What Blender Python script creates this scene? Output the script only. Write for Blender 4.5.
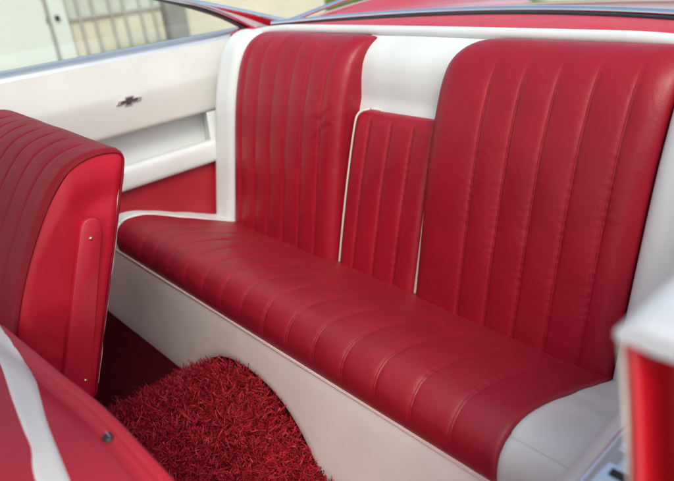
import bpy, bmesh, math, random
import numpy as np
from mathutils import Vector, Matrix, noise

random.seed(7)
rng = np.random.default_rng(7)
scene = bpy.context.scene
for o in list(bpy.data.objects):
    bpy.data.objects.remove(o)
COL = scene.collection

# ------------------------------------------------------------------ camera
cam_d = bpy.data.cameras.new('camera')
cam = bpy.data.objects.new('camera', cam_d)
COL.objects.link(cam)
scene.camera = cam
F = 609.28
aX = np.array([598., 226.5, -F]); aX /= np.linalg.norm(aX)
aY = np.array([763., -375.5, F]); aY /= np.linalg.norm(aY)
aZ = np.cross(aX, aY)
R = np.array([aX, aY, aZ])                      # world <- camera (x right, y down, z forward)
M = np.eye(4)
M[:3, 0] = R[:, 0]; M[:3, 1] = -R[:, 1]; M[:3, 2] = -R[:, 2]
M[:3, 3] = (0.93505, -0.38828, 1.10330)
cam.matrix_world = Matrix(M.tolist())
cam_d.sensor_width = 36.0
cam_d.lens = 36.0 * F / 674.0
cam_d.clip_start = 0.02
cam_d.clip_end = 400
cam_d.dof.use_dof = True
cam_d.dof.focus_distance = 1.16
cam_d.dof.aperture_fstop = 3.4

# ------------------------------------------------------------------ light
world = bpy.data.worlds.new('World')
scene.world = world
world.use_nodes = True
wn = world.node_tree
wn.nodes.clear()
sky = wn.nodes.new('ShaderNodeTexSky')
sky.sky_type = 'NISHITA'
sky.sun_disc = False
SUN_EL, SUN_AZ = math.radians(50), math.radians(120)    # azimuth measured from +Y towards +X
sky.sun_elevation = SUN_EL
sky.sun_rotation = SUN_AZ
sky.dust_density = 3.0
bg = wn.nodes.new('ShaderNodeBackground')
bg.inputs['Strength'].default_value = 0.15
wo = wn.nodes.new('ShaderNodeOutputWorld')
hs = wn.nodes.new('ShaderNodeHueSaturation')        # thin cloud: a paler, less blue sky
hs.inputs['Saturation'].default_value = 0.62
wn.links.new(sky.outputs[0], hs.inputs['Color'])
wn.links.new(hs.outputs[0], bg.inputs['Color'])
wn.links.new(bg.outputs[0], wo.inputs['Surface'])

sun_d = bpy.data.lights.new('sun', 'SUN')
sun_d.energy = 0.9
sun_d.angle = math.radians(25)
sun_d.color = (1.0, 0.94, 0.86)
sun = bpy.data.objects.new('sun', sun_d)
COL.objects.link(sun)
sd = Vector((math.sin(SUN_AZ) * math.cos(SUN_EL), math.cos(SUN_AZ) * math.cos(SUN_EL), math.sin(SUN_EL)))
sun.rotation_euler = sd.to_track_quat('Z', 'Y').to_euler()

scene.view_settings.view_transform = 'Standard'
scene.view_settings.look = 'None'
scene.view_settings.exposure = 0.76
scene.view_settings.gamma = 1.0
scene.view_settings.use_curve_mapping = False

# ------------------------------------------------------------------ materials
def base_mat(name):
    m = bpy.data.materials.new(name)
    m.use_nodes = True
    nt = m.node_tree
    return m, nt, nt.nodes['Principled BSDF']

def vinyl(name, col, rough=0.42, var=0.10, grain=0.25, grain_scale=330, spec=0.5, crease=0.15, coat=0.0, sheen=0.0):
    """upholstery vinyl / leather: fine pebble grain, slow creases, slight tone drift"""
    m, nt, p = base_mat(name)
    L = nt.links
    tc = nt.nodes.new('ShaderNodeTexCoord')
    n1 = nt.nodes.new('ShaderNodeTexNoise'); n1.inputs['Scale'].default_value = 9; n1.inputs['Detail'].default_value = 5
    L.new(tc.outputs['Object'], n1.inputs['Vector'])
    cr = nt.nodes.new('ShaderNodeValToRGB')
    cr.color_ramp.elements[0].position = 0.3; cr.color_ramp.elements[1].position = 0.7
    cr.color_ramp.elements[0].color = (*[c * (1 - var) for c in col], 1)
    cr.color_ramp.elements[1].color = (*[min(1, c * (1 + var * 0.6)) for c in col], 1)
    L.new(n1.outputs['Fac'], cr.inputs['Fac'])
    L.new(cr.outputs['Color'], p.inputs['Base Color'])
    n2 = nt.nodes.new('ShaderNodeTexNoise'); n2.inputs['Scale'].default_value = 30; n2.inputs['Detail'].default_value = 4
    L.new(tc.outputs['Object'], n2.inputs['Vector'])
    mr = nt.nodes.new('ShaderNodeMapRange')
    mr.inputs['To Min'].default_value = rough - 0.07; mr.inputs['To Max'].default_value = rough + 0.09
    L.new(n2.outputs['Fac'], mr.inputs['Value'])
    L.new(mr.outputs['Result'], p.inputs['Roughness'])
    p.inputs['Specular IOR Level'].default_value = spec
    p.inputs['Coat Weight'].default_value = coat
    p.inputs['Sheen Weight'].default_value = sheen
    p.inputs['Sheen Roughness'].default_value = 0.5
    p.inputs['Sheen Tint'].default_value = (1.0, 0.72, 0.76, 1)
    vo = nt.nodes.new('ShaderNodeTexVoronoi'); vo.inputs['Scale'].default_value = grain_scale
    vo.feature = 'DISTANCE_TO_EDGE'
    L.new(tc.outputs['Object'], vo.inputs['Vector'])
    b1 = nt.nodes.new('ShaderNodeBump'); b1.inputs['Strength'].default_value = grain; b1.inputs['Distance'].default_value = 0.0006
    L.new(vo.outputs['Distance'], b1.inputs['Height'])
    n3 = nt.nodes.new('ShaderNodeTexNoise'); n3.inputs['Scale'].default_value = 26; n3.inputs['Detail'].default_value = 6
    n3.inputs['Distortion'].default_value = 0.8
    L.new(tc.outputs['Object'], n3.inputs['Vector'])
    b2 = nt.nodes.new('ShaderNodeBump'); b2.inputs['Strength'].default_value = crease; b2.inputs['Distance'].default_value = 0.006
    L.new(n3.outputs['Fac'], b2.inputs['Height'])
    L.new(b1.outputs['Normal'], b2.inputs['Normal'])
    L.new(b2.outputs['Normal'], p.inputs['Normal'])
    return m

def plain(name, col, rough=0.5, metal=0.0, coat=0.0, var=0.08, scale=12, bump=0.0, bscale=60, spec=0.5):
    m, nt, p = base_mat(name)
    L = nt.links
    tc = nt.nodes.new('ShaderNodeTexCoord')
    n1 = nt.nodes.new('ShaderNodeTexNoise'); n1.inputs['Scale'].default_value = scale; n1.inputs['Detail'].default_value = 6
    L.new(tc.outputs['Object'], n1.inputs['Vector'])
    cr = nt.nodes.new('ShaderNodeValToRGB')
    cr.color_ramp.elements[0].position = 0.3; cr.color_ramp.elements[1].position = 0.7
    cr.color_ramp.elements[0].color = (*[c * (1 - var) for c in col], 1)
    cr.color_ramp.elements[1].color = (*[min(1, c * (1 + var)) for c in col], 1)
    L.new(n1.outputs['Fac'], cr.inputs['Fac'])
    L.new(cr.outputs['Color'], p.inputs['Base Color'])
    p.inputs['Roughness'].default_value = rough
    p.inputs['Metallic'].default_value = metal
    p.inputs['Coat Weight'].default_value = coat
    p.inputs['Coat Roughness'].default_value = 0.06
    p.inputs['Specular IOR Level'].default_value = spec
    if bump:
        n2 = nt.nodes.new('ShaderNodeTexNoise'); n2.inputs['Scale'].default_value = bscale; n2.inputs['Detail'].default_value = 5
        L.new(tc.outputs['Object'], n2.inputs['Vector'])
        b = nt.nodes.new('ShaderNodeBump'); b.inputs['Strength'].default_value = bump; b.inputs['Distance'].default_value = 0.004
        L.new(n2.outputs['Fac'], b.inputs['Height'])
        L.new(b.outputs['Normal'], p.inputs['Normal'])
    return m

RED = (0.30, 0.006, 0.019)
M_red = vinyl('red_leather', RED, rough=0.37, grain=0.42, crease=0.22, spec=0.36)
M_cushion = vinyl('cushion_leather', RED, rough=0.47, grain=0.42, crease=0.22, spec=0.62)
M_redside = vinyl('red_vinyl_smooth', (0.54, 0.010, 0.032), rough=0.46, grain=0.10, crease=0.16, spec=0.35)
M_redback = vinyl('red_vinyl_back', (0.40, 0.010, 0.030), rough=0.40, grain=0.10, crease=0.08)
M_redpanel = vinyl('red_vinyl_panel', (0.36, 0.010, 0.022), rough=0.5, grain=0.12, crease=0.05)
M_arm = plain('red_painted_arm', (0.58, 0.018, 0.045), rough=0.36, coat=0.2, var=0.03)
M_white = vinyl('white_vinyl', (0.66, 0.68, 0.66), rough=0.45, var=0.05, grain=0.12, crease=0.10)
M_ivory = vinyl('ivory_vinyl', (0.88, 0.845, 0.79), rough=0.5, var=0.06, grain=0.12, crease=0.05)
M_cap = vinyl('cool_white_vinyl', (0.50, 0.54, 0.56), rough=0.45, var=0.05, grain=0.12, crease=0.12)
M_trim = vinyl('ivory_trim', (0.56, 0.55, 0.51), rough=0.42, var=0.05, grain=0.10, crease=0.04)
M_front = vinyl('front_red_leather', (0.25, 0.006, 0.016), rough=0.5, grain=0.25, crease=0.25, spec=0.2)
M_pipe = plain('ivory_piping', (0.72, 0.66, 0.58), rough=0.5)
M_pinkpipe = plain('pale_pink_piping', (0.66, 0.46, 0.42), rough=0.5)
M_redpipe = plain('red_piping', (0.22, 0.006, 0.014), rough=0.4)
M_chrome = plain('chrome', (0.75, 0.78, 0.80), rough=0.10, metal=1.0, var=0.03)
M_satin = plain('satin_metal', (0.78, 0.80, 0.82), rough=0.38, metal=1.0, var=0.05)
M_plate = plain('pale_chrome', (0.78, 0.88, 0.95), rough=0.16, metal=1.0, var=0.03)
M_dark = plain('dark_rubber', (0.012, 0.012, 0.014), rough=0.45)
M_dkmetal = plain('grey_enamel', (0.10, 0.10, 0.10), rough=0.35, metal=0.3)
M_badge = plain('badge_metal', (0.95, 0.95, 0.94), rough=0.5, metal=1.0)
M_brass = plain('brass_screw', (0.75, 0.55, 0.25), rough=0.25, metal=1.0)
M_paint = plain('red_car_paint', (0.48, 0.008, 0.018), rough=0.30, coat=1.0, var=0.02)
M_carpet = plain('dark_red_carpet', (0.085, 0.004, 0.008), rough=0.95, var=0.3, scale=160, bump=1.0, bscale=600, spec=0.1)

# ------------------------------------------------------------------ object helpers
def link(name, verts, faces, mat, parent=None, smooth=True):
    me = bpy.data.meshes.new(name)
    me.from_pydata([tuple(map(float, v)) for v in verts], [], [tuple(map(int, f)) for f in faces])
    bm = bmesh.new(); bm.from_mesh(me)
    bmesh.ops.recalc_face_normals(bm, faces=bm.faces)
    bm.to_mesh(me); bm.free()
    if smooth:
        me.shade_smooth()
        me.set_sharp_from_angle(angle=math.radians(50))
    o = bpy.data.objects.new(name, me)
    COL.objects.link(o)
    if mat: me.materials.append(mat)
    if parent:
        o.parent = parent
        o.matrix_parent_inverse = Matrix.Translation(-Vector(parent.location))
    return o

def thing(name, label, cat, loc=(0, 0, 0), group=None):
    o = bpy.data.objects.new(name, None)
    o.empty_display_size = 0.05
    COL.objects.link(o)
    o.location = loc
    o['label'] = label; o['category'] = cat
    if group: o['group'] = group
    return o

def tag(o, label, cat, group=None):
    o['label'] = label; o['category'] = cat
    if group: o['group'] = group
    return o

class MB:
    def __init__(s): s.v = []; s.f = []
    def add(s, v, f):
        n = len(s.v); s.v += [tuple(a) for a in v]; s.f += [tuple(i + n for i in q) for q in f]; return s
    def box(s, x0, x1, y0, y1, z0, z1):
        v = [(x, y, z) for z in (z0, z1) for y in (y0, y1) for x in (x0, x1)]
        return s.add(v, [(0, 1, 3, 2), (4, 6, 7, 5), (0, 4, 5, 1), (2, 3, 7, 6), (0, 2, 6, 4), (1, 5, 7, 3)])
    def grid(s, G, closed_u=False):
        G = np.asarray(G); nu, nv = G.shape[:2]
        f = []
        for i in range(nu if closed_u else nu - 1):
            j2 = (i + 1) % nu
            for j in range(nv - 1):
                f.append((i * nv + j, j2 * nv + j, j2 * nv + j + 1, i * nv + j + 1))
        return s.add(G.reshape(-1, 3), f)
    def tube(s, pts, r, n=10, closed=False, flat=1.0, up=(0, 0, 1)):
        P = [Vector(p) for p in pts]; N = len(P); rings = []
        for i in range(N):
            a = P[(i - 1) % N] if (closed or i) else P[0]
            b = P[(i + 1) % N] if (closed or i < N - 1) else P[-1]
            t = (b - a).normalized()
            u = Vector(up)
            if abs(t.dot(u)) > 0.95: u = Vector((0, 1, 0))
            s1 = t.cross(u).normalized(); s2 = s1.cross(t).normalized()
            rr = r[i] if hasattr(r, '__len__') else r
            rings.append([P[i] + s1 * math.cos(2 * math.pi * k / n) * rr + s2 * math.sin(2 * math.pi * k / n) * rr * flat for k in range(n)])
        base = len(s.v)
        for rg in rings: s.v += [tuple(p) for p in rg]
        M_ = N if closed else N - 1
        for i in range(M_):
            i2 = (i + 1) % N
            for k in range(n):
                k2 = (k + 1) % n
                s.f.append((base + i * n + k, base + i * n + k2, base + i2 * n + k2, base + i2 * n + k))
        if not closed:
            s.f.append(tuple(base + k for k in range(n))); s.f.append(tuple(base + (N - 1) * n + k for k in reversed(range(n))))
        return s
    def dome(s, c, nrm, r, h, n=14, rings=4):
        nrm = Vector(nrm).normalized(); a = nrm.orthogonal().normalized(); b = nrm.cross(a); c = Vector(c)
        base = len(s.v)
        for j in range(rings + 1):
            t = j / rings * math.pi / 2
            for k in range(n):
                q = 2 * math.pi * k / n
                s.v.append(tuple(c + (a * math.cos(q) + b * math.sin(q)) * r * math.cos(t) * 0.9999 + nrm * h * math.sin(t)))
        for j in range(rings):
            for k in range(n):
                k2 = (k + 1) % n
                s.f.append((base + j * n + k, base + j * n + k2, base + (j + 1) * n + k2, base + (j + 1) * n + k))
        s.f.append(tuple(base + rings * n + k for k in range(n)))
        return s
    def build(s, name, mat, parent=None, smooth=True, bevel=0):
        o = link(name, s.v, s.f, mat, parent, smooth)
        if bevel:
            b = o.modifiers.new('bevel', 'BEVEL'); b.width = bevel; b.segments = 3; b.limit_method = 'ANGLE'
        return o

def spline(P, n):
    """Catmull-Rom through P, resampled to n points by arc length"""
    P = np.asarray(P, float)
    Q = np.vstack([2 * P[0] - P[1], P, 2 * P[-1] - P[-2]])
    out = []
    for i in range(len(P) - 1):
        p0, p1, p2, p3 = Q[i:i + 4]
        for t in np.linspace(0, 1, 24, endpoint=False):
            out.append(0.5 * ((2 * p1) + (-p0 + p2) * t + (2 * p0 - 5 * p1 + 4 * p2 - p3) * t * t + (-p0 + 3 * p1 - 3 * p2 + p3) * t ** 3))
    out.append(P[-1]); out = np.array(out)
    d = np.r_[0, np.cumsum(np.linalg.norm(np.diff(out, axis=0), axis=1))]
    s = np.linspace(0, d[-1], n)
    return np.stack([np.interp(s, d, out[:, k]) for k in range(out.shape[1])], 1)

def dense(a, b, seams, step=0.012):
    u = list(np.linspace(a, b, max(4, int((b - a) / step))))
    for s_ in seams:
        for e in (0, .0011, .0022, .0035, .0055, .009):
            u += [s_ - e, s_ + e]
    for e in (.002, .005, .009, .014, .02, .028):
        u += [a + e, b - e]
    u = np.unique(np.round([x for x in u if a <= x <= b], 5))
    return u

def pleat(x, seams, groove=0.0016, puff=0.0016, sp=0.07):
    """height of the quilted channels: puffed between seams, a sharp valley with a raised stitch welt"""
    if len(seams) == 0: return 0.0
    d = min(abs(x - s_) for s_ in seams)
    h = -groove * math.exp(-(d / 0.0045) ** 2) + puff * (1 - math.exp(-(d / (sp * 0.22)) ** 2)) - puff * 0.5
    h += 0.0014 * math.exp(-(d / 0.0013) ** 2)
    return h

def pucker(x, v, seams):
    """small gathers where the stitching pulls the hide"""
    d = min(abs(x - s_) for s_ in seams)
    if d > .03: return 0.0
    a = 0.5 + 0.5 * noise.noise((x * 11, v * 9, 4.0))
    return 0.0006 * a * math.exp(-(d / 0.009) ** 2) * math.sin(v * 2 * math.pi / 0.017 + 5 * noise.noise((x * 23, v * 15, 1)))

def e_round(d, r, k=2.0):
    t = min(max(d / r, 0), 1)
    return (max(0.0, 1 - (1 - t) ** k)) ** (1 / k)

# ------------------------------------------------------------------ floor and shag mat
FL = 0.185
TXC, TH, TW = -0.03, 0.125, 0.205            # tunnel centre, height, half width
def hump(x):
    t = abs(x - TXC) / TW
    if t >= 1.25: return 0.0
    return TH * (0.5 + 0.5 * math.cos(math.pi * min(1, t / 1.25))) ** 0.62
def floor_z(x, y):
    return FL + hump(x) * (1.0 if y < 0.5 else max(0.0, 1 - (y - .5) / .2)) + 0.006 * noise.noise((x * 6, y * 6, 0))
G = [[(x, y, floor_z(x, y) - 0.022) for y in np.linspace(-0.75, 0.72, 40)] for x in np.linspace(-0.86, 0.80, 120)]
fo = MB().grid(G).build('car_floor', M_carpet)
fo['kind'] = 'structure'

def shag(name, region, n, length, mat):
    """tufted pile: bundles of thick curling yarn ends that lean together"""
    V = []; Fc = []
    from mathutils import Quaternion
    for _ in range(n):
        x = rng.uniform(region[0], region[1]); y = rng.uniform(region[2], region[3])
        if y > 0.128: continue
        ex = 0.004
        nx = -(floor_z(x + ex, y) - floor_z(x - ex, y)) / (2 * ex)
        nrm = Vector((nx, -0.03, 1)).normalized()
        lean = noise.noise_vector((x * 26, y * 26, 3.1)) * 0.9 + Vector(rng.normal(0, .45, 3))
        d0 = (nrm + lean).normalized()
        if d0.dot(nrm) < 0.25: d0 = (d0 + nrm * 0.7).normalized()
        tl = length * rng.uniform(.7, 1.15)
        for _k in range(rng.integers(7, 12)):
            a = rng.normal(0, .0022, 2)
            d = (d0 + Vector(rng.normal(0, .30, 3))).normalized()
            bend = Quaternion(Vector(rng.normal(0, 1, 3)).normalized(), rng.uniform(.18, .48))
            ln = tl * rng.uniform(.75, 1.1)
            w = rng.uniform(.0009, .0014)
            side = d.orthogonal().normalized(); side.rotate(Quaternion(d, rng.uniform(0, 6.28)))
            p = Vector((x + a[0], y + a[1], floor_z(x, y) - 0.014)); base = len(V)
            segs = 8
            for k in range(segs + 1):
                ww = w * (1 - 0.15 * (k / segs) ** 2)
                V.append(p - side * ww); V.append(p + side * ww)
                if k < segs:
                    Fc.append((base + 2 * k, base + 2 * k + 1, base + 2 * k + 3, base + 2 * k + 2))
                d.rotate(bend)
                p = p + d * (ln / segs)
    me = bpy.data.meshes.new(name)
    me.from_pydata([tuple(v) for v in V], [], Fc)
    me.shade_smooth()
    o = bpy.data.objects.new(name, me); COL.objects.link(o)
    me.materials.append(mat)
    return o

def shag_mat(name):
    m, nt, p = base_mat(name)
    L = nt.links
    tc = nt.nodes.new('ShaderNodeTexCoord')
    n1 = nt.nodes.new('ShaderNodeTexNoise'); n1.inputs['Scale'].default_value = 110; n1.inputs['Detail'].default_value = 3
    L.new(tc.outputs['Object'], n1.inputs['Vector'])
    cr = nt.nodes.new('ShaderNodeValToRGB')
    cr.color_ramp.elements[0].position = 0.32; cr.color_ramp.elements[1].position = 0.72
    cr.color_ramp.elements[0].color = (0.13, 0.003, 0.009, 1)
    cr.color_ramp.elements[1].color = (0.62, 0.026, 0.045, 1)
    L.new(n1.outputs['Fac'], cr.inputs['Fac']); L.new(cr.outputs['Color'], p.inputs['Base Color'])
    p.inputs['Roughness'].default_value = 0.5
    p.inputs['Specular IOR Level'].default_value = 0.2
    return m
M_shag = shag_mat('red_shag')
mat_t = thing('shag_mat', 'deep pile red shag mat draped over the floor hump below the rear bench', 'floor mat', (TXC, -0.1, FL))
Gm = [[(x, y, floor_z(x, y) - 0.012) for y in np.linspace(-0.42, 0.118, 30)] for x in np.linspace(-0.30, 0.48, 80)]
Gm2 = [[(x, y, z - 0.006) for (x, y, z) in row] for row in Gm]
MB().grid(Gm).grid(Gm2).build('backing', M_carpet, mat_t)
so = shag('pile', (-0.30, 0.48, -0.42, 0.130), 6200, 0.040, M_shag)
so.parent = mat_t; so.matrix_parent_inverse = Matrix.Translation(-Vector(mat_t.location))

# ------------------------------------------------------------------ rear seat
seat = thing('rear_seat', 'red and white rear bench seat with pleated red leather and ivory base', 'rear seat', (0, 0.35, FL))
XS = 0.585
CSEAMS = [0.046 + 0.0765 * k for k in range(-8, 7)]
PROF = spline([(0.153, 0.404), (0.1465, 0.411), (0.1455, 0.432), (0.151, 0.457), (0.169, 0.479), (0.200, 0.489), (0.260, 0.478), (0.340, 0.447), (0.420, 0.413), (0.500, 0.380), (0.56, 0.360)], 150)
def xmap(x, y):
    if x > -.5: return x
    w = 0.055 * min(1, max(0, (0.44 - y) / .2)); a = -x
    if a <= XS: return -(.5 + (a - .5) * (1 + w / (XS - .5)))
    return -(XS + w + (a - XS) * (0.128 - w) / 0.11)
def prof_n(i):
    a = PROF[max(0, i - 1)]; b = PROF[min(len(PROF) - 1, i + 1)]
    t = (b - a) / np.linalg.norm(b - a)
    return np.array([-t[1], t[0]])
def cushion_pt(x, i, seams, endr=True):
    p = PROF[i]; n = prof_n(i); s_ = i / (len(PROF) - 1)
    fade = min(1, max(0, s_ - .03) / 0.08) * (1 if s_ < .45 else max(0.25, 1 - (s_ - .45) / .35))
    h = (pleat(x, seams, sp=0.0765, groove=.002, puff=.0014) + pucker(x, s_ * .5, seams)) * fade
    h += .0012 * noise.noise((x * 22, s_ * 11, 8.8)) * fade
    # front edge bows a little: a touch further back towards the middle
    h += 0.0025 * noise.noise((x * 7, s_ * 5, 2.2)) * (1 if .05 < s_ < .95 else 0)
    if endr: h -= 0.005 * (1 - e_round(XS - abs(x), 0.010))
    h += 0.006 * math.cos(x / XS * 1.3) * min(1, s_ / .2)
    q = p + n * h
    return (xmap(x, q[0]), q[0], q[1])
us = dense(-XS, XS, [s_ for s_ in CSEAMS if abs(s_) < XS - .02])
Gc = [[cushion_pt(x, i, CSEAMS) for i in range(len(PROF))] for x in us]
mb = MB().grid(Gc)
for sgn, row in ((-1, Gc[0]), (1, Gc[-1])):      # side skirts
    mb.grid([row, [(x, y, 0.36) for (x, y, z) in row]])
mb.build('seat_cushion', M_cushion, seat)
# white corner bolsters beside the cushion
for sg in (-1, 1):
    xs = np.r_[np.linspace(XS + .001, XS + .03, 7), np.linspace(XS + .036, 0.695, 10)]
    Gb = []
    for x in xs:
        t = (x - XS) / 0.11
        row = []
        for i in range(len(PROF)):
            s_ = i / (len(PROF) - 1); p = PROF[i]; n = prof_n(i)
            h = 0.007 * e_round(x - XS, 0.012) - 0.006 - 0.012 * max(0, t - .55) ** 2 * 4
            h += 0.003 * noise.noise((sg * x * 14, s_ * 9, 5.5))
            dseam = abs(s_ - 0.185)
            h -= 0.0022 * math.exp(-(dseam / 0.012) ** 2)
            q = p + n * h
            row.append((xmap(sg * x, q[0]), q[0], q[1]))
        Gb.append(row)
    mb = MB().grid(Gb)
    mb.grid([Gb[-1], [(x, y, 0.36) for (x, y, z) in Gb[-1]]])
    mb.build('seat_bolster', M_white, seat)
    # stitched seam across the bolster front
    i_s = int(0.185 * (len(PROF) - 1)); 
    MB().tube([(r_[i_s][0], r_[i_s][1], r_[i_s][2] + .0002) for r_ in Gb], 0.0011, 6).build('bolster_seam', M_pipe, seat)

# base board with the tunnel cut-out
def base_y(z): return 0.146 - (0.42 - z) * 0.115
def base_bot(x):
    t = abs(x - TXC) / 0.235
    if t >= 1.0: return FL - 0.03
    return FL - 0.03 + 0.155 * (1 - t ** 2.4) ** 0.75
bx = np.unique(np.r_[np.linspace(-0.80, 0.695, 60), np.linspace(TXC - .24, TXC + .24, 80)])
Gf = []; Gk = []
for x in bx:
    zs = np.linspace(base_bot(x), 0.408, 10)
    w = 0.003 * noise.noise((x * 4, 1, 1))
    Gf.append([(x, base_y(z) + w + (0.004 if k == 0 else 0), z) for k, z in enumerate(zs)])
    Gk.append([(x, base_y(z) + w + .016, z) for z in zs])
mb = MB().grid(Gf).grid(Gk)
mb.grid([[r_[0] for r_ in Gf], [r_[0] for r_ in Gk]]).grid([[r_[-1] for r_ in Gf], [r_[-1] for r_ in Gk]])
mb.grid([Gf[0], Gk[0]]).grid([Gf[-1], Gk[-1]])
mb.build('seat_base', M_ivory, seat)
MB().tube([(x, base_y(.41) - .002 + 0.003 * noise.noise((x * 4, 1, 1)), .4085) for x in np.linspace(-.80, .695, 64)], 0.0017, 8).build('base_piping', M_pinkpipe, seat)

# backrest: leaning back, then rolling over the top to the rear rail
BP = spline([(0.523, 0.335), (0.512, 0.362), (0.522, 0.42), (0.578, 0.690), (0.608, 0.792), (0.628, 0.840), (0.650, 0.870), (0.682, 0.890), (0.722, 0.899)], 240)
BP = np.vstack([BP, [[0.736, 0.901]]])
BS = np.r_[0, np.cumsum(np.linalg.norm(np.diff(BP, axis=0), axis=1))]
BL = BS[-2]
def back_at(v):
    p = np.array([np.interp(v, BS, BP[:, 0]), np.interp(v, BS, BP[:, 1])])
    a = np.array([np.interp(max(0, v - .004), BS, BP[:, 0]), np.interp(max(0, v - .004), BS, BP[:, 1])])
    b = np.array([np.interp(min(BS[-1], v + .004), BS, BP[:, 0]), np.interp(min(BS[-1], v + .004), BS, BP[:, 1])])
    t = (b - a) / np.linalg.norm(b - a)
    return p, np.array([-t[1], t[0]])
def back_panel(name, x0, x1, L, depth, seams, mat, off=0.0, rs=0.035, rt=0.10, corner=(0.0, 0.0), sp=.068, v0=0.0, sfade=0.14, wr=0.0, endh=0.25, off_top=None, tilt=0.0):
    us = dense(x0, x1, seams)
    vs = np.unique(np.r_[np.linspace(v0, L - rt, 110 if seams else 34), L - rt * (1 - np.sin(np.linspace(0, math.pi / 2, 26)))])
    G = []
    for u in us:
        row = []
        for v in vs:
            x = u; dv = L - v
            for side, cr in ((0, corner[0]), (1, corner[1])):      # rounded upper corners
                if dv < cr:
                    inset = cr - math.sqrt(max(0, cr * cr - (cr - dv) ** 2))
                    k = ((x1 - u) if side == 0 else (u - x0)) / (x1 - x0)
                    x += (inset if side == 0 else -inset) * k ** 5
            du = min(u - x0, x1 - u)
            h = depth * (endh + (1 - endh) * e_round(du, rs) * 1.0) * e_round(dv, rt)
            fade = min(1, max(0, (dv - sfade * .45) / (sfade * .55))) * min(1, max(0, du / .03))
            h += pleat(u, seams, sp=sp, groove=.0032, puff=.0026) * fade
            if seams: h += pucker(u, v, seams) * fade
            wv = min(1, dv / .03) * min(1, max(0, du / .03))
            h += (0.0028 * noise.noise((u * 6, v * 5, 7.7 + x0)) + .0012 * noise.noise((u * 19, v * 12, 2.7 + x0))) * wv
            if wr:   # stretch wrinkles close to the inner upper shoulder
                a = math.exp(-((u - (x1 - .055)) / .03) ** 2 - ((v - (L - .22)) / .07) ** 2)
                h += wr * a * math.sin(150 * (v - 0.8 * (u - x1)) + 5 * noise.noise((u * 25, v * 25, 1)))
            p, n_ = back_at(v)
            q = p + n_ * (off * (1 if off_top is None else min(1, dv / off_top)) + h + tilt * (v / L) ** 1.5)
            row.append((x, q[0], q[1]))
        G.append(row)
    mb = MB().grid(G)
    bk = lambda row, d: [(x, y + d, z) for (x, y, z) in row]
    mb.grid([G[0], bk(G[0], .05)]).grid([G[-1], bk(G[-1], .05)])
    mb.grid([[r_[-1] for r_ in G], [(r_[-1][0], r_[-1][1] + .02, r_[-1][2] - .006) for r_ in G]])
    return mb.build(name, mat, seat), G

RS = [0.262 + 0.0665 * k for k in range(5)]
back_panel('backrest_panel', 0.137, 0.583, BL, 0.036, RS, M_red, rs=0.05, rt=0.20, corner=(0.11, 0.0))
LS = [-0.195, -0.262, -0.330, -0.397, -0.463, -0.528]
back_panel('backrest_panel', -0.583, -0.132, BL, 0.036, LS, M_red, rs=0.05, rt=0.20, corner=(0.06, 0.0), wr=0.0013)
_, GC = back_panel('centre_panel', -0.119, 0.131, 0.438, 0.030, [-0.064, 0.002, 0.068], M_red, off=-0.006, tilt=-0.030, rs=0.022, rt=0.035, corner=(0.025, 0.025), sp=.066, sfade=.03)
back_panel('centre_topper', -0.160, 0.260, BL + .012, 0.012, [], M_white, off=-0.048, rs=0.02, rt=0.02, v0=0.34, endh=1.0, off_top=.19)
for sg in (-1, 1):       # side bolsters of the backrest
    a, b = (0.587, 0.705) if sg > 0 else (-0.692, -0.587)
    back_panel('backrest_bolster', a, b, BL, 0.022, [], M_white, off=0.006, rs=0.03, rt=0.10, corner=((0.0, 0.05) if sg > 0 else (0.05, 0.0)))
# ivory piping on both sides of the centre panel
for sg, xq, o_, r_, v1 in ((1, 0.1335, 0.009, 0.0048, 0.405), (-1, -0.1250, 0.010, 0.0032, 0.425)):
    pts = []
    for v in np.linspace(0.015, v1, 40):
        p, n_ = back_at(v); q = p + n_ * o_
        q = q + n_ * (-.024 if sg < 0 else -.014) * (v / .447) ** 1.5
        pts.append((xq, q[0], q[1]))
    if sg < 0:                                   # the left cord follows the panel edge and turns round its upper corner
        pts = [(p[0] - .004, p[1] - .008, p[2] + .001) for p in GC[0][2:-1:3]] + [(p[0], p[1] - .002, p[2] + .003) for p in [GC[k][-1] for k in (0, 3, 6, 10, 14)]]
    MB().tube(pts, [r_ * ((1.45 - 1.0 * k / len(pts)) if sg > 0 else 1) for k in range(len(pts))], 8, up=(1, 0, 0)).build('centre_piping', M_pipe, seat)
# white rail along the top of the backrest
def rail_pt(x): return (x, 0.728 - 0.016 * (x / .6) ** 2, 0.915 - 0.016 * max(0, (abs(x) - .45) / .2) ** 2)
xs = np.linspace(-0.69, 0.69, 60)
MB().tube([rail_pt(x) for x in xs], 0.0125, 12).build('top_rail', M_white, seat)
# plain back shell so that the seat is a solid body
Gs = [[(x, 0.62, 0.30), (x, 0.735, 0.900)] for x in np.linspace(-.69, .69, 12)]
MB().grid(Gs).build('back_shell', M_dark, seat)

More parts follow.
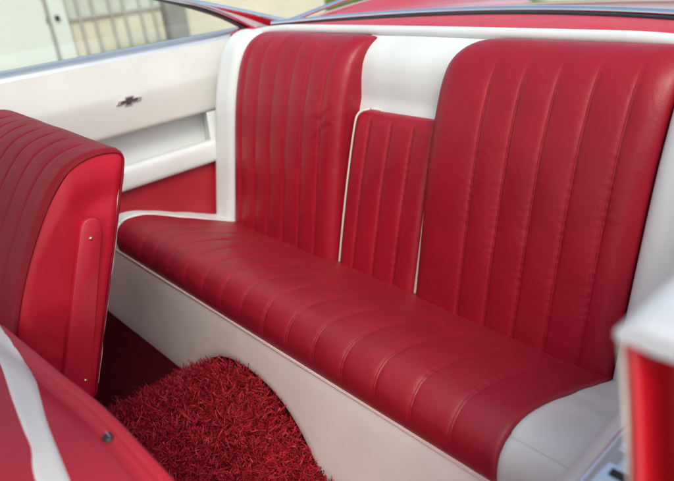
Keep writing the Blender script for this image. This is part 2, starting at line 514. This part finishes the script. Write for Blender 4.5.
# ------------------------------------------------------------------ far side trim panel
def trim_panel(sg, label, group):
    t = thing('side_trim_panel', label, 'side panel', (sg * 0.75, 0.1, FL), group)
    y0, y1 = (-0.70, 0.78) if sg < 0 else (-0.092, 0.70)
    ys = np.linspace(y0, y1, 40)
    def sweep(prof, n, name, mat, ya=y0, yb=y1, amp=0.002, closed=False, parent=None):
        P = spline(prof, n) if n else np.array(prof)
        yy = np.linspace(ya, yb, 40)
        G = [[(sg * (p[0] + amp * noise.noise((y * 5, p[1] * 5, 9 + sg))), y, p[1]) for p in P] for y in yy]
        mb = MB().grid(G)
        for row in (G[0], G[-1]):
            mb.add(row, [tuple(range(len(row)))]) if closed else None
        return mb.build(name, mat, parent or t)
    # upper panel: belt roll, sloping upper half, crease, vertical lower half, lip turned into the pocket
    up = [(0.872, 0.872), (0.850, 0.886), (0.826, 0.889), (0.808, 0.882), (0.785, 0.856), (0.757, 0.822), (0.742, 0.803), (0.735, 0.790), (0.729, 0.760), (0.723, 0.715), (0.722, 0.700), (0.727, 0.693), (0.745, 0.692), (0.80, 0.690)]
    if sg > 0: up = [(0.905, 0.872), (0.890, 0.884), (0.866, 0.889), (0.840, 0.886), (0.838, 0.850), (0.846, 0.80), (0.858, 0.74), (0.868, 0.69)]
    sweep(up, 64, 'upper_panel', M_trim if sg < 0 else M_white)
    # pocket: back wall
    pk = sweep([(0.790, 0.690), (0.786, 0.640), (0.780, 0.590)] if sg < 0 else [(.872, .692), (.872, .64), (.872, .585)], 8, 'pocket_wall', M_white)
    if sg < 0:
        # slanted end of the pocket
        MB().add([(-0.724, .548, .692), (-0.80, .575, .692), (-0.80, .562, .59), (-0.685, .522, .59), (-0.724, .66, .692), (-0.80, .66, .692), (-0.80, .66, .59), (-0.685, .66, .59)],
                 [(0, 1, 2, 3), (4, 7, 6, 5), (0, 4, 5, 1), (2, 6, 7, 3), (0, 3, 7, 4), (1, 5, 6, 2)]).build('pocket_end', M_white, t)
    ar = [(0.800, 0.586), (0.765, 0.598), (0.722, 0.610), (0.698, 0.613), (0.686, 0.607), (0.681, 0.594), (0.679, 0.572), (0.680, 0.557), (0.688, 0.549), (0.72, 0.547)]
    if sg > 0: ar = [(0.872, 0.592), (0.820, 0.600), (0.780, 0.602), (0.742, 0.598), (0.720, 0.585), (0.710, 0.563), (0.713, 0.540), (0.718, 0.52), (0.722, 0.44), (0.722, 0.36)]
    arm = sweep(ar, 40, 'armrest', M_white)
    if sg < 0:
        sweep([(0.705, 0.556), (0.702, 0.50), (0.700, 0.40), (0.70, 0.20)], 20, 'lower_panel', M_redpanel, ya=.185)
        sweep([(0.80, 0.60), (0.80, 0.40), (0.80, 0.15)], 12, 'kick_panel', M_redpanel, yb=.19)
        # belt moulding: a bright strip with a dark channel at the glass
        sweep([(0.872, 0.893), (0.866, 0.901), (0.845, 0.902), (0.822, 0.897), (0.810, 0.889), (0.806, 0.880)], 12, 'belt_moulding', M_satin, amp=0, yb=0.85)
        sweep([(0.882, 0.893), (0.880, 0.900), (0.875, 0.900), (0.872, 0.893)], 8, 'glass_seal', M_dark, amp=0, yb=0.85)
    return t, up

far, UP = trim_panel(-1, 'ivory side panel with chrome emblem and open pocket beneath the window', 'inner side trim panels')
near, _ = trim_panel(1, 'white side panel with chrome ashtray plate beside the open doorway', 'inner side trim panels')

# emblem: stretched cross-shaped bow tie, dark centre with bright rim
def bowtie(name, sc, mat, depth, parent, lift):
    # outline in (y, z), drawn slanted like the badge
    W, H, a, b, sl = 0.040 * sc, 0.0085 * sc, 0.0135 * sc, 0.0135 * sc, 0.004
    q = [(-W, -H * .62), (-W + .007, H * .62), (-a, H * .62), (-a + .003, b), (a + .003, b), (a, H * .62), (W, H * .62), (W - .007, -H * .62), (a - .004, -H * .62), (a - .007, -b), (-a - .003, -b), (-a, -H * .62)]
    cy, cz, x0 = 0.318, 0.779, -0.729
    v = [(x0 + lift + 0.08 * z, cy + y, cz + z) for y, z in q] + [(x0 + lift + depth + 0.08 * z, cy + y * .96, cz + z * .94) for y, z in q]
    n = len(q)
    f = [tuple(range(n)), tuple(range(n, 2 * n))] + [(i, (i + 1) % n, n + (i + 1) % n, n + i) for i in range(n)]
    return MB().add(v, f).build(name, mat, parent, smooth=False)
em = bowtie('emblem', 1.0, M_badge, 0.004, far, -0.002)
bowtie('emblem_inlay', 0.74, M_dkmetal, 0.0015, em, 0.0015)

# chrome ashtray plate on the near armrest
ax0, ax1, ay0, ay1, az = 0.741, 0.826, -0.05, 0.206, 0.603
q = []
r = 0.036
for cx, cy, a0 in ((ax1 - r, ay1 - r, 0), (ax0 + r, ay1 - r, 90), (ax0 + r, ay0 + r, 180), (ax1 - r, ay0 + r, 270)):
    for k in range(9):
        a = math.radians(a0 + k * 90 / 8); q.append((cx + r * math.cos(a), cy + r * math.sin(a)))
n = len(q)
def ring(off, z): 
    c = ((ax0 + ax1) / 2, (ay0 + ay1) / 2)
    return [(c[0] + (x - c[0]) * (1 - off / .04), c[1] + (y - c[1]) * (1 - off / .11), z) for x, y in q]
rings = [ring(0, az - .004), ring(0, az + .004), ring(.0022, az + .0065), ring(.005, az + .0065), ring(.007, az + .004)]
v = [p for rg in rings for p in rg]; f = []
for j in range(len(rings) - 1):
    f += [(j * n + i, j * n + (i + 1) % n, (j + 1) * n + (i + 1) % n, (j + 1) * n + i) for i in range(n)]
f.append(tuple((len(rings) - 1) * n + i for i in range(n)))
ash = MB().add(v, f).build('ashtray_plate', M_plate, near)
for yc in (0.140, 0.072):
    mb = MB()
    mb.box(0.752, 0.800, yc - .020, yc + .020, az + .0045, az + .0075)
    mb.build('switch_bezel', M_plate, ash, bevel=.002)
    mb = MB().box(0.760, 0.788, yc + .003, yc + .013, az + .0078, az + .009)
    mb.build('switch_slot', M_dark, ash, bevel=.0006)
    MB().tube([(0.760, yc - .010, az + .0085), (0.790, yc - .010, az + .0085)], 0.005, 10).build('switch_toggle', M_chrome, ash)

# ------------------------------------------------------------------ front seatbacks
front = thing('front_seat', 'upright far front seatback in red leather with screwed-on hinge arm', 'front seat', (-0.35, -0.2, FL), 'front seats')
XI = -0.052
OUT = spline([(-0.158, 0.420), (-0.150, 0.440), (-0.118, 0.520), (-0.075, 0.625), (-0.032, 0.730), (-0.005, 0.798), (0.002, 0.825), (-0.008, 0.840), (-0.040, 0.846), (-0.075, 0.842), (-0.108, 0.826), (-0.147, 0.786), (-0.195, 0.716), (-0.236, 0.640), (-0.270, 0.555), (-0.297, 0.470), (-0.302, 0.430), (-0.275, 0.405), (-0.20, 0.400), (-0.158, 0.420)], 120)[:-1]
CEN = OUT.mean(0)
nO = len(OUT)
def out_norm(i):
    a = OUT[(i - 1) % nO]; b = OUT[(i + 1) % nO]; t = (b - a) / np.linalg.norm(b - a)
    return np.array([-t[1], t[0]]) * (1 if np.dot(np.array([-t[1], t[0]]), OUT[i] - CEN) > 0 else -1)
ONRM = [out_norm(i) for i in range(nO)]
FSE = [XI - 0.075 - 0.068 * k for k in range(8)]
def fs_weight(i):
    y, z = OUT[i]
    line = -0.158 + (z - 0.42) * 0.40            # back face
    return min(1, max(0, (line + (-0.035) - y) / 0.03))
fx = dense(-0.665, XI, [s_ for s_ in FSE if s_ > -.64])
Gs = []
for x in fx:
    e = e_round(min(XI - x, x + 0.665), 0.016)
    row = []
    for i in range(nO):
        h = -0.009 * (1 - e) + pleat(x, FSE, sp=.068, puff=.0006, groove=.0014) * fs_weight(i) * min(1, (XI - x) / .05) + .002 * noise.noise((x * 8, OUT[i][0] * 8, OUT[i][1] * 8))
        q = OUT[i] + ONRM[i] * h
        row.append((x, q[0], q[1]))
    Gs.append(row)
mb = MB(); G_ = np.array(Gs).transpose(1, 0, 2)
mb.grid(G_, closed_u=True)
mb.add(Gs[0], [tuple(range(nO))])
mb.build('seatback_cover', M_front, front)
# smooth inner side panel, slightly padded, with a dent above the hinge arm
def side_x(y, z, k):
    x = XI + 0.005 * math.sin(k * math.pi / 2)
    x -= 0.006 * math.exp(-((y + .070) / .035) ** 2 - ((z - .765) / .022) ** 2)
    x += 0.0045 * math.exp(-((y + .112) / .02) ** 2 - ((z - .775) / .04) ** 2)
    x += (0.0035 * noise.noise((y * 16, z * 13, 4.4)) + .0016 * noise.noise((y * 45 + z * 20, z * 22, 1.4))) * k
    return x
rings = []
for k in np.r_[np.linspace(0, .2, 10), np.linspace(.23, 1, 40)]:
    row = []
    for i in range(nO):
        q = OUT[i] + ONRM[i] * -0.0085
        q = q + (CEN - q) * k * .985
        row.append((side_x(q[0], q[1], min(1, k / .2)), q[0], q[1]))
    rings.append(row)
G_ = np.array(rings).transpose(1, 0, 2)
mb = MB().grid(G_, closed_u=True); mb.add(rings[-1], [tuple(range(nO))])
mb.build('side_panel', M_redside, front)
pp = [(XI + .0005, *(OUT[i] + ONRM[i] * -0.006)) for i in range(nO)]
MB().tube(pp, 0.0022, 8, closed=True, up=(1, 0, 0)).build('edge_piping', M_front, front)
# off-white backing board showing as a thin pale edge at the rear of the seatback
bp = [i for i in range(nO) if OUT[i][0] > -0.158 + (OUT[i][1] - .42) * .40 - .012 and .43 < OUT[i][1] < .80]
bp.sort(key=lambda i: OUT[i][1])
rows = []
for x in np.linspace(-0.65, XI - .001, 12):
    rows.append([(x, *(OUT[i] + ONRM[i] * (-0.0022 + .0036 * noise.noise((OUT[i][1] * 26, x * 9, 1))))) for i in bp])
rows2 = [[(x, y - .006, z + .002) for x, y, z in r_] for r_ in rows]
MB().grid(rows).grid(rows2).grid([rows[-1], rows2[-1]]).grid([rows[0], rows2[0]]).build('back_board', M_pipe, front)
# hinge arm: flat bar with a round upper end
c0 = np.array([-0.092, 0.728]); c1 = np.array([-0.214, 0.410])
d = (c1 - c0) / np.linalg.norm(c1 - c0); nn = np.array([-d[1], d[0]])
ol = []
w0, w1 = 0.0175, 0.025
for k in range(13):
    a = math.pi * k / 12
    ol.append(c0 + nn * w0 * math.cos(a) - d * w0 * math.sin(a) * 1.1)
ol.append(c1 - nn * w1); ol.append(c1 + nn * w1)
n = len(ol); v = []; f = []
xa = XI + 0.006
for off, dx in ((0, 0), (0, .008), (.0012, .0102), (.003, .011)):
    cc = np.mean(ol, 0)
    for p in ol:
        dv_ = cc - p; p2 = p + dv_ / np.linalg.norm(dv_) * off
        v.append((xa + dx, p2[0], p2[1]))
for j in range(3):
    f += [(j * n + i, j * n + (i + 1) % n, (j + 1) * n + (i + 1) % n, (j + 1) * n + i) for i in range(n)]
f.append(tuple(3 * n + i for i in range(n)))
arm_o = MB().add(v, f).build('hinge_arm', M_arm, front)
def arm_at(t, s_): 
    p = c0 + (c1 - c0) * t + nn * s_
    return (xa + 0.011, p[0], p[1])
for t_, s_, r_ in ((0.045, 0, .0036), (0.80, 0.014, .0034), (0.86, -0.014, .0038)):
    o = MB().dome(arm_at(t_, s_), (1, 0, 0), r_, r_ * .7).build('screw', M_brass, arm_o)
# front bench cushion under the seatback
cp = [(-0.80, .30), (-0.82, .38), (-0.79, .43), (-0.70, .452), (-0.5, .45), (-0.30, .43), (-0.20, .415), (-0.19, .33), (-0.20, .28)]
P = spline(cp, 40)
MB().grid([[(x, p[0], p[1]) for p in P] for x in np.linspace(-.665, .665, 20)]).build('seat_cushion', M_red, front)

fold = thing('front_seat', 'folded near front seatback, red back upward with a white stripe', 'front seat', (0.30, -0.45, 0.46), 'front seats')
ZT = 0.620
# cross-section (y, z): rear rim, groove, crowned back, far end, underside
FP = spline([(-0.262, 0.470), (-0.240, 0.480), (-0.229, 0.520), (-0.2285, 0.575), (-0.2305, 0.605), (-0.2330, 0.6205), (-0.2385, 0.6245), (-0.2440, 0.6205), (-0.2478, 0.6125), (-0.2535, 0.6095), (-0.266, 0.6150), (-0.285, 0.619), (-0.38, 0.632), (-0.50, 0.632), (-0.60, 0.622), (-0.66, 0.60), (-0.675, 0.55), (-0.65, 0.50), (-0.55, 0.478), (-0.40, 0.47), (-0.262, 0.470)], 170)[:-1]
fc = FP.mean(0)
def fold_z(x, y):          # top surface height
    top = [(p[0], p[1]) for p in FP if p[1] > 0.56]
    top.sort()
    y = y - fold_dy(x) * min(1, max(0, (y + .42) / .15))
    return float(np.interp(y, [a for a, b in top], [b for a, b in top])) + .007 + fold_dz(x)
def fold_dy(x): return float(np.interp(x, [-.05, .036, .107, .171, .225, .27, .33], [-.029, -.023, -.017, -.012, -.006, -.002, 0]))
def fold_dz(x): return 0.002 * noise.noise((x * 7, 0, 3))
X0, X1 = -0.044, 0.64
rows = []
for x in np.r_[X0, X0 + .002, X0 + .006, X0 + .012, np.linspace(X0 + .03, X1 - .03, 50), X1 - .012, X1 - .006, X1 - .002, X1]:
    e = 1 - e_round(min(x - X0, X1 - x), 0.014)
    rows.append([(x, p[0] + fold_dy(x) * min(1, max(0, (p[0] + .42) / .15)) + (fc[0] - p[0]) * .05 * e, p[1] + .007 + (fc[1] - p[1]) * .12 * e + fold_dz(x)) for p in FP])
G_ = np.array(rows).transpose(1, 0, 2)
mb = MB().grid(G_, closed_u=True); mb.add(rows[0], [tuple(range(len(FP)))]); mb.add(rows[-1], [tuple(range(len(FP)))])
mb.build('seatback_shell', M_redback, fold)
ua = spline([(-0.04, -0.2655), (0.03, -0.267), (0.125, -0.271), (0.178, -0.2795), (0.257, -0.2945), (0.368, -0.3095), (0.44, -0.320), (0.60, -0.345)], 50)
ub = spline([(-0.04, -0.288), (0.072, -0.298), (0.166, -0.311), (0.246, -0.3205), (0.290, -0.325), (0.331, -0.336), (0.40, -0.346), (0.60, -0.385)], 50)
rows = []
for k in range(50):
    r_ = []
    for t in np.linspace(0, 1, 9):
        p = ua[k] * (1 - t) + ub[k] * t
        edge = min(t, 1 - t)
        r_.append((p[0], p[1], fold_z(p[0], p[1]) + (0.0025 if 0 < edge else -0.001)))
    rows.append(r_)
MB().grid(rows).build('white_stripe', M_white, fold)
bz = fold_z(0.324, -0.2510)
bt = MB().dome((0.324, -0.2510, bz - .0015), (0, .1, 1), 0.0085, 0.0065).build('rubber_bumper', M_dark, fold)
MB().box(0.3185, 0.3295, -0.2515, -0.2505, bz + .0042, bz + .0056).build('bumper_slot', M_satin, bt)

# ------------------------------------------------------------------ car body round the rear seat
body = thing('car_body', 'glossy red car body with chrome edged rear deck around the cabin', 'car', (0, 1.2, -0.15))
# parcel shelf between the seat and the rear moulding
def deck_y(x): return 1.10 - 0.20 * (x / 0.75) ** 2
Gd = []
for x in np.linspace(-0.84, 0.84, 60):
    row = []
    for t in np.linspace(0, 1, 20):
        y = 0.735 + (deck_y(x) - 0.735) * t
        z = 0.902 + 0.010 * math.sin(t * math.pi) - 0.012 * (x / .8) ** 2
        row.append((x, y, z))
    Gd.append(row)
MB().grid(Gd).build('parcel_shelf', M_redside, body)
xx = np.linspace(-0.80, 0.80, 70)
def dz(x): return 0.902 - 0.012 * (x / .8) ** 2
MB().tube([(x, deck_y(x) + .006, dz(x) + .000) for x in xx], 0.0055, 8).build('window_seal', M_dark, body)
MB().tube([(x, deck_y(x) + .026, dz(x) + .010) for x in xx], 0.013, 10, flat=.7).build('window_moulding', M_plate, body)
# trunk lid and rear wings
Gt = []
for x in np.linspace(-0.98, 0.98, 90):
    row = []
    for t in np.linspace(0, 1, 40):
        yb = deck_y(min(.8, max(-.8, x))) + 0.03
        y = yb + (2.35 - yb) * t
        ax_ = abs(x)
        z = 0.885 - 0.012 * (x / .8) ** 2 - 0.10 * t * t
        z += 0.075 * math.exp(-((ax_ - .84) / .10) ** 2) * min(1, t * 2.2)
        z -= 0.09 * max(0, (ax_ - .88) / .1) ** 2
        row.append((x, y, z))
    Gt.append(row)
MB().grid(Gt).build('trunk_lid', M_paint, body)
# bright edge that runs back along each rear wing
for sg in (-1, 1):
    pts = spline([(sg * 0.80, 0.90, 0.893), (sg * 0.83, 1.02, 0.898), (sg * 0.85, 1.30, 0.930), (sg * 0.86, 1.65, 0.955), (sg * .86, 2.3, .93)], 40)
    MB().tube(pts, 0.010, 8, flat=.8).build('wing_moulding', M_plate, body)
# outer flanks
for sg in (-1, 1):
    prof = spline([(0.872, 0.868), (0.92, 0.862), (0.965, 0.83), (0.985, 0.74), (0.995, 0.60), (0.985, 0.45), (0.95, 0.25), (0.90, 0.10)], 30)
    ya = -0.10 if sg > 0 else -1.2
    MB().grid([[(sg * p[0], y, p[1]) for p in prof] for y in np.linspace(ya, 2.35, 20)]).build('rear_wing', M_paint, body)
# far roof pillar, rising forward out of the picture: red outside, white inside, bright edges
def pillar(sg):
    # points (y, z) on the pillar's rear and front edges
    rear = spline([(0.985, 0.890), (0.80, 0.944), (0.60, 1.000), (0.40, 1.055), (0.15, 1.118), (-0.25, 1.20)], 30)
    frnt = spline([(0.845, 0.890), (0.70, 0.962), (0.52, 1.025), (0.34, 1.075), (0.10, 1.135), (-0.33, 1.212)], 30)
    xo = lambda z: sg * (0.862 - (z - .89) * .45)
    o = MB()
    mid = rear * .45 + frnt * .55
    Go = [[(xo(a[1]), a[0], a[1]), (xo(b[1]), b[0], b[1])] for a, b in zip(rear, frnt)]
    Gi = [[(xo(a[1]) - sg * .03, a[0], a[1]), (xo(b[1]) - sg * .03, b[0], b[1])] for a, b in zip(rear, frnt)]
    MB().grid(Go).grid([[r_[0] for r_ in Go], [r_[0] for r_ in Gi]]).grid([[r_[1] for r_ in Go], [r_[1] for r_ in Gi]]).build('roof_pillar', M_paint, body)
    MB().grid([[a, tuple(np.array(a) * .45 + np.array(b) * .55)] for a, b in Gi]).build('pillar_inner_skin', M_paint, body)
    Gw = [[tuple(np.array(a) * .42 + np.array(b) * .58 - np.array([sg * .004, 0, 0])), (b[0] - sg * .004, b[1] - .004, b[2])] for a, b in Gi]
    MB().grid(Gw).build('pillar_trim', M_white, body)
    MB().tube([(xo(a[1]) - sg * .02, a[0] + .004, a[1] + .004) for a in rear], .010, 8).build('pillar_moulding', M_plate, body)
    MB().tube([(xo(a[1]) - sg * .015, a[0] - .010, a[1] - .002) for a in frnt], .008, 8).build('pillar_seal', M_dkmetal, body)
    MB().tube([(xo(a[1]) - sg * .035, a[0] - .002, a[1] + .004) for a in frnt], .006, 8).build('window_frame', M_chrome, body)
pillar(-1)
pillar(1)
RG = spline([(0.985, 0.890), (0.80, 0.944), (0.60, 1.000), (0.40, 1.055), (0.15, 1.118), (-0.25, 1.20)], 24)
def half_w(z): return 0.862 - (z - .89) * .45 - .02
Gr = []
for u in np.linspace(-1, 1, 41):
    row = []
    for k, (y, z) in enumerate(RG):
        t = k / (len(RG) - 1)
        row.append((u * half_w(z), y + (deck_y(u * .8) + .03 - .985 + .10 * u * u) * (1 - t) * (1 - u * u * .6), z + (0.055 * math.sin(t * math.pi / 1.6) + .012) * (1 - u ** 2)))
    Gr.append(row)
REAR_GLASS = Gr
# roof shell above the front seats, pale lining beneath
Gu = []; Gl = []
for u in np.linspace(-1, 1, 31):
    ru = []; rl = []
    for t in np.linspace(0, 1, 20):
        y = -0.25 - .06 * abs(u) - (0.78 - .06 * abs(u)) * t
        z = 1.212 + 0.055 * (1 - u * u) + 0.02 * math.sin(t * math.pi)
        ru.append((u * .735, y, z)); rl.append((u * .73, y, z - .028))
    Gu.append(ru); Gl.append(rl)
mb = MB().grid(Gu); mb.grid([Gu[0], Gl[0]]).grid([Gu[-1], Gl[-1]]).grid([[r_[0] for r_ in Gu], [r_[0] for r_ in Gl]]).grid([[r_[-1] for r_ in Gu], [r_[-1] for r_ in Gl]])
mb.build('roof', M_paint, body)
MB().grid(Gl).build('headliner', M_ivory, body)

# near door jamb: folded red metal under the white cap, with a pale windlace
prof = [(a - .014, b + .014) for a, b in spline([(0.832, -0.085), (0.836, -0.108), (0.843, -0.116), (0.848, -0.112), (0.853, -0.094), (0.859, -0.088), (0.865, -0.102), (0.873, -0.117), (0.883, -0.116), (0.890, -0.098), (0.905, -0.088), (0.955, -0.106), (0.985, -0.108), (0.995, -0.09)], 80)]
zs = np.linspace(0.10, 0.8975, 40)
def jx(z): return (0.892 - z) * 0.155
jam = MB().grid([[(p[0] + jx(z) + .002 * noise.noise((z * 9, p[0] * 30, 0)), p[1] + .004 * noise.noise((p[0] * 40, z * 12, 8)), z) for z in zs] for p in prof])
jam.build('door_jamb', M_paint, body)
MB().tube([(0.8240 + jx(z), -0.098, z) for z in zs], .0017, 8).build('windlace', M_pipe, body)
# soft white cap over the end of the near belt line
cap = spline([(0.900, 0.8985), (0.838, 0.8985), (0.826, 0.8980), (0.8225, 0.903), (0.827, 0.9105), (0.842, 0.9155), (0.875, 0.914), (0.91, 0.903), (0.94, 0.878)], 40)
rows = []
for k, y in enumerate(np.r_[-0.106, -0.1055, -0.103, -0.098, -0.090, np.linspace(-.075, .65, 30)]):
    sh = [0.007, 0.004, 0.002, .0006, 0][k] if k < 5 else 0
    rows.append([(p[0], y + .002 * noise.noise((p[0] * 60, 3, 2)), p[1] - sh * (1 if p[1] > .905 else 0) + .0022 * noise.noise((p[0] * 55, y * 25, 2))) for p in cap])
mb = MB().grid(rows); mb.add(rows[0], [tuple(range(len(rows[0])))]); mb.build('belt_cap', M_cap, body)

# side window glass, far side
def glass_mat():
    m = bpy.data.materials.new('tinted_glass'); m.use_nodes = True
    nt = m.node_tree; nt.nodes.clear()
    o = nt.nodes.new('ShaderNodeOutputMaterial')
    tr = nt.nodes.new('ShaderNodeBsdfTransparent'); tr.inputs['Color'].default_value = (0.95, 0.985, 0.96, 1)
    gl = nt.nodes.new('ShaderNodeBsdfGlossy'); gl.inputs['Roughness'].default_value = 0.02
    mx = nt.nodes.new('ShaderNodeMixShader')
    mx.inputs[0].default_value = 0.05; nt.links.new(tr.outputs[0], mx.inputs[1]); nt.links.new(gl.outputs[0], mx.inputs[2])
    nt.links.new(mx.outputs[0], o.inputs['Surface'])
    return m
M_glass = glass_mat()
gp = [(-0.62, 0.885), (0.84, 0.885), (0.70, 0.955), (0.52, 1.018), (0.34, 1.068), (0.10, 1.128), (-0.33, 1.205), (-0.62, 1.205)]
xg = lambda z: -(0.877 - (z - .89) * .40)
v = [(xg(z), y, z) for y, z in gp] + [(xg(z) - .004, y, z) for y, z in gp]
n = len(gp)
MB().grid(REAR_GLASS).build('rear_window', M_glass, body)
MB().add(v, [tuple(range(n)), tuple(range(n, 2 * n))] + [(i, (i + 1) % n, n + (i + 1) % n, n + i) for i in range(n)]).build('quarter_window', M_glass, body, smooth=False)

# ------------------------------------------------------------------ street beyond the far window
GZ = -0.15
M_pave = plain('paving', (0.52, 0.46, 0.40), rough=0.9, var=0.15, scale=3, bump=.3, bscale=30)
M_wall = plain('pale_render', (0.56, 0.61, 0.55), rough=0.9, var=0.03, scale=2, bump=.2, bscale=40)
M_beige = plain('beige_render', (0.56, 0.53, 0.42), rough=0.9, var=0.05, scale=2, bump=.2, bscale=40)
M_bar = plain('grey_bars', (0.34, 0.34, 0.30), rough=0.6, metal=0.0)
M_post = plain('grey_post', (0.22, 0.22, 0.20), rough=0.7)
M_pane = plain('frosted_panel', (0.46, 0.50, 0.43), rough=0.6, var=.03)

g = MB().grid([[(x, y, GZ) for y in np.linspace(-60, 60, 13)] for x in np.linspace(-60, 60, 13)]).build('ground', M_pave)
g['kind'] = 'structure'
XW = -7.0
b = MB().box(XW - .3, XW, -6, 2.22, GZ, 3.2).build('building_wall', M_wall)
tag(b, 'smooth pale greenish white wall left of the gate across the street', 'wall')
w = thing('gate_pillar', 'slim bright white gate pillar beside the pale wall', 'pillar', (XW, 2.35, GZ))
MB().box(XW - .12, XW + .05, 2.28, 2.46, GZ, 2.4).build('shaft', M_wall, w, bevel=.01)
MB().box(XW + .05, XW + .075, 2.31, 2.36, .66, .72).build('lock_box', M_dark, w, bevel=.004)
MB().box(XW - .14, XW + .07, 2.26, 2.48, GZ, GZ + .12).build('plinth', M_beige, w, bevel=.01)
gate = thing('barred_gate', 'grey barred gate with frosted panels and beige lower panels', 'gate', (XW, 3.0, GZ))
MB().box(XW - .06, XW - .03, 2.47, 3.72, .66, 2.3).build('frosted_panel', M_pane, gate)
MB().box(XW - .06, XW - .03, 2.47, 3.72, GZ + .08, .64).build('lower_panel', M_beige, gate)
MB().box(XW - .03, XW + .01, 2.47, 3.72, .635, .665).build('rail', M_bar, gate)
MB().box(XW - .03, XW + .01, 2.47, 3.72, GZ + .06, GZ + .10).build('rail', M_bar, gate)
for y in (2.62, 2.80, 3.02, 3.20, 3.42, 3.60):
    MB().box(XW - .02, XW + .005, y - .014, y + .014, GZ + .1, 2.3).build('bar', M_bar, gate, smooth=False)
po = MB().box(XW - .15, XW + .1, 3.74, 4.02, GZ, 2.6).build('gate_post', M_post, bevel=.015)
tag(po, 'square dark grey post between the barred gate and beige wall', 'post')
b2 = MB().box(XW - .3, XW, 4.04, 6.6, GZ, 2.6).build('garden_wall', M_beige)
tag(b2, 'plain beige wall right of the dark grey post', 'wall')

def grass(name, x0, x1, y0, y1, n, hgt, mat):
    V = []; Fc = []
    for _ in range(n):
        x = rng.uniform(x0, x1); y = rng.uniform(y0, y1); a = rng.uniform(0, 6.28); h = hgt * rng.uniform(.5, 1.2)
        w_ = .006 + .006 * rng.random(); lx, ly = rng.normal(0, .3, 2) * h
        b_ = len(V)
        V += [(x - w_ * math.cos(a), y - w_ * math.sin(a), GZ), (x + w_ * math.cos(a), y + w_ * math.sin(a), GZ), (x + lx, y + ly, GZ + h)]
        Fc.append((b_, b_ + 1, b_ + 2))
    return link(name, V, Fc, mat, None, smooth=False)
M_grass = plain('grass', (0.10, 0.20, 0.035), rough=0.8, var=.4, scale=5)
gs = MB().grid([[(x, y, GZ + .008) for y in np.linspace(6.65, 22, 12)] for x in np.linspace(-24, -5.5, 12)]).build('lawn', M_grass)
gs['kind'] = 'structure'
g1 = grass('verge_grass', -6.95, -6.70, 2.85, 3.72, 2600, .36, M_grass); g1['kind'] = 'stuff'
g2 = grass('lawn_grass', -16, -8, 6.7, 15, 26000, .14, M_grass); g2['kind'] = 'stuff'
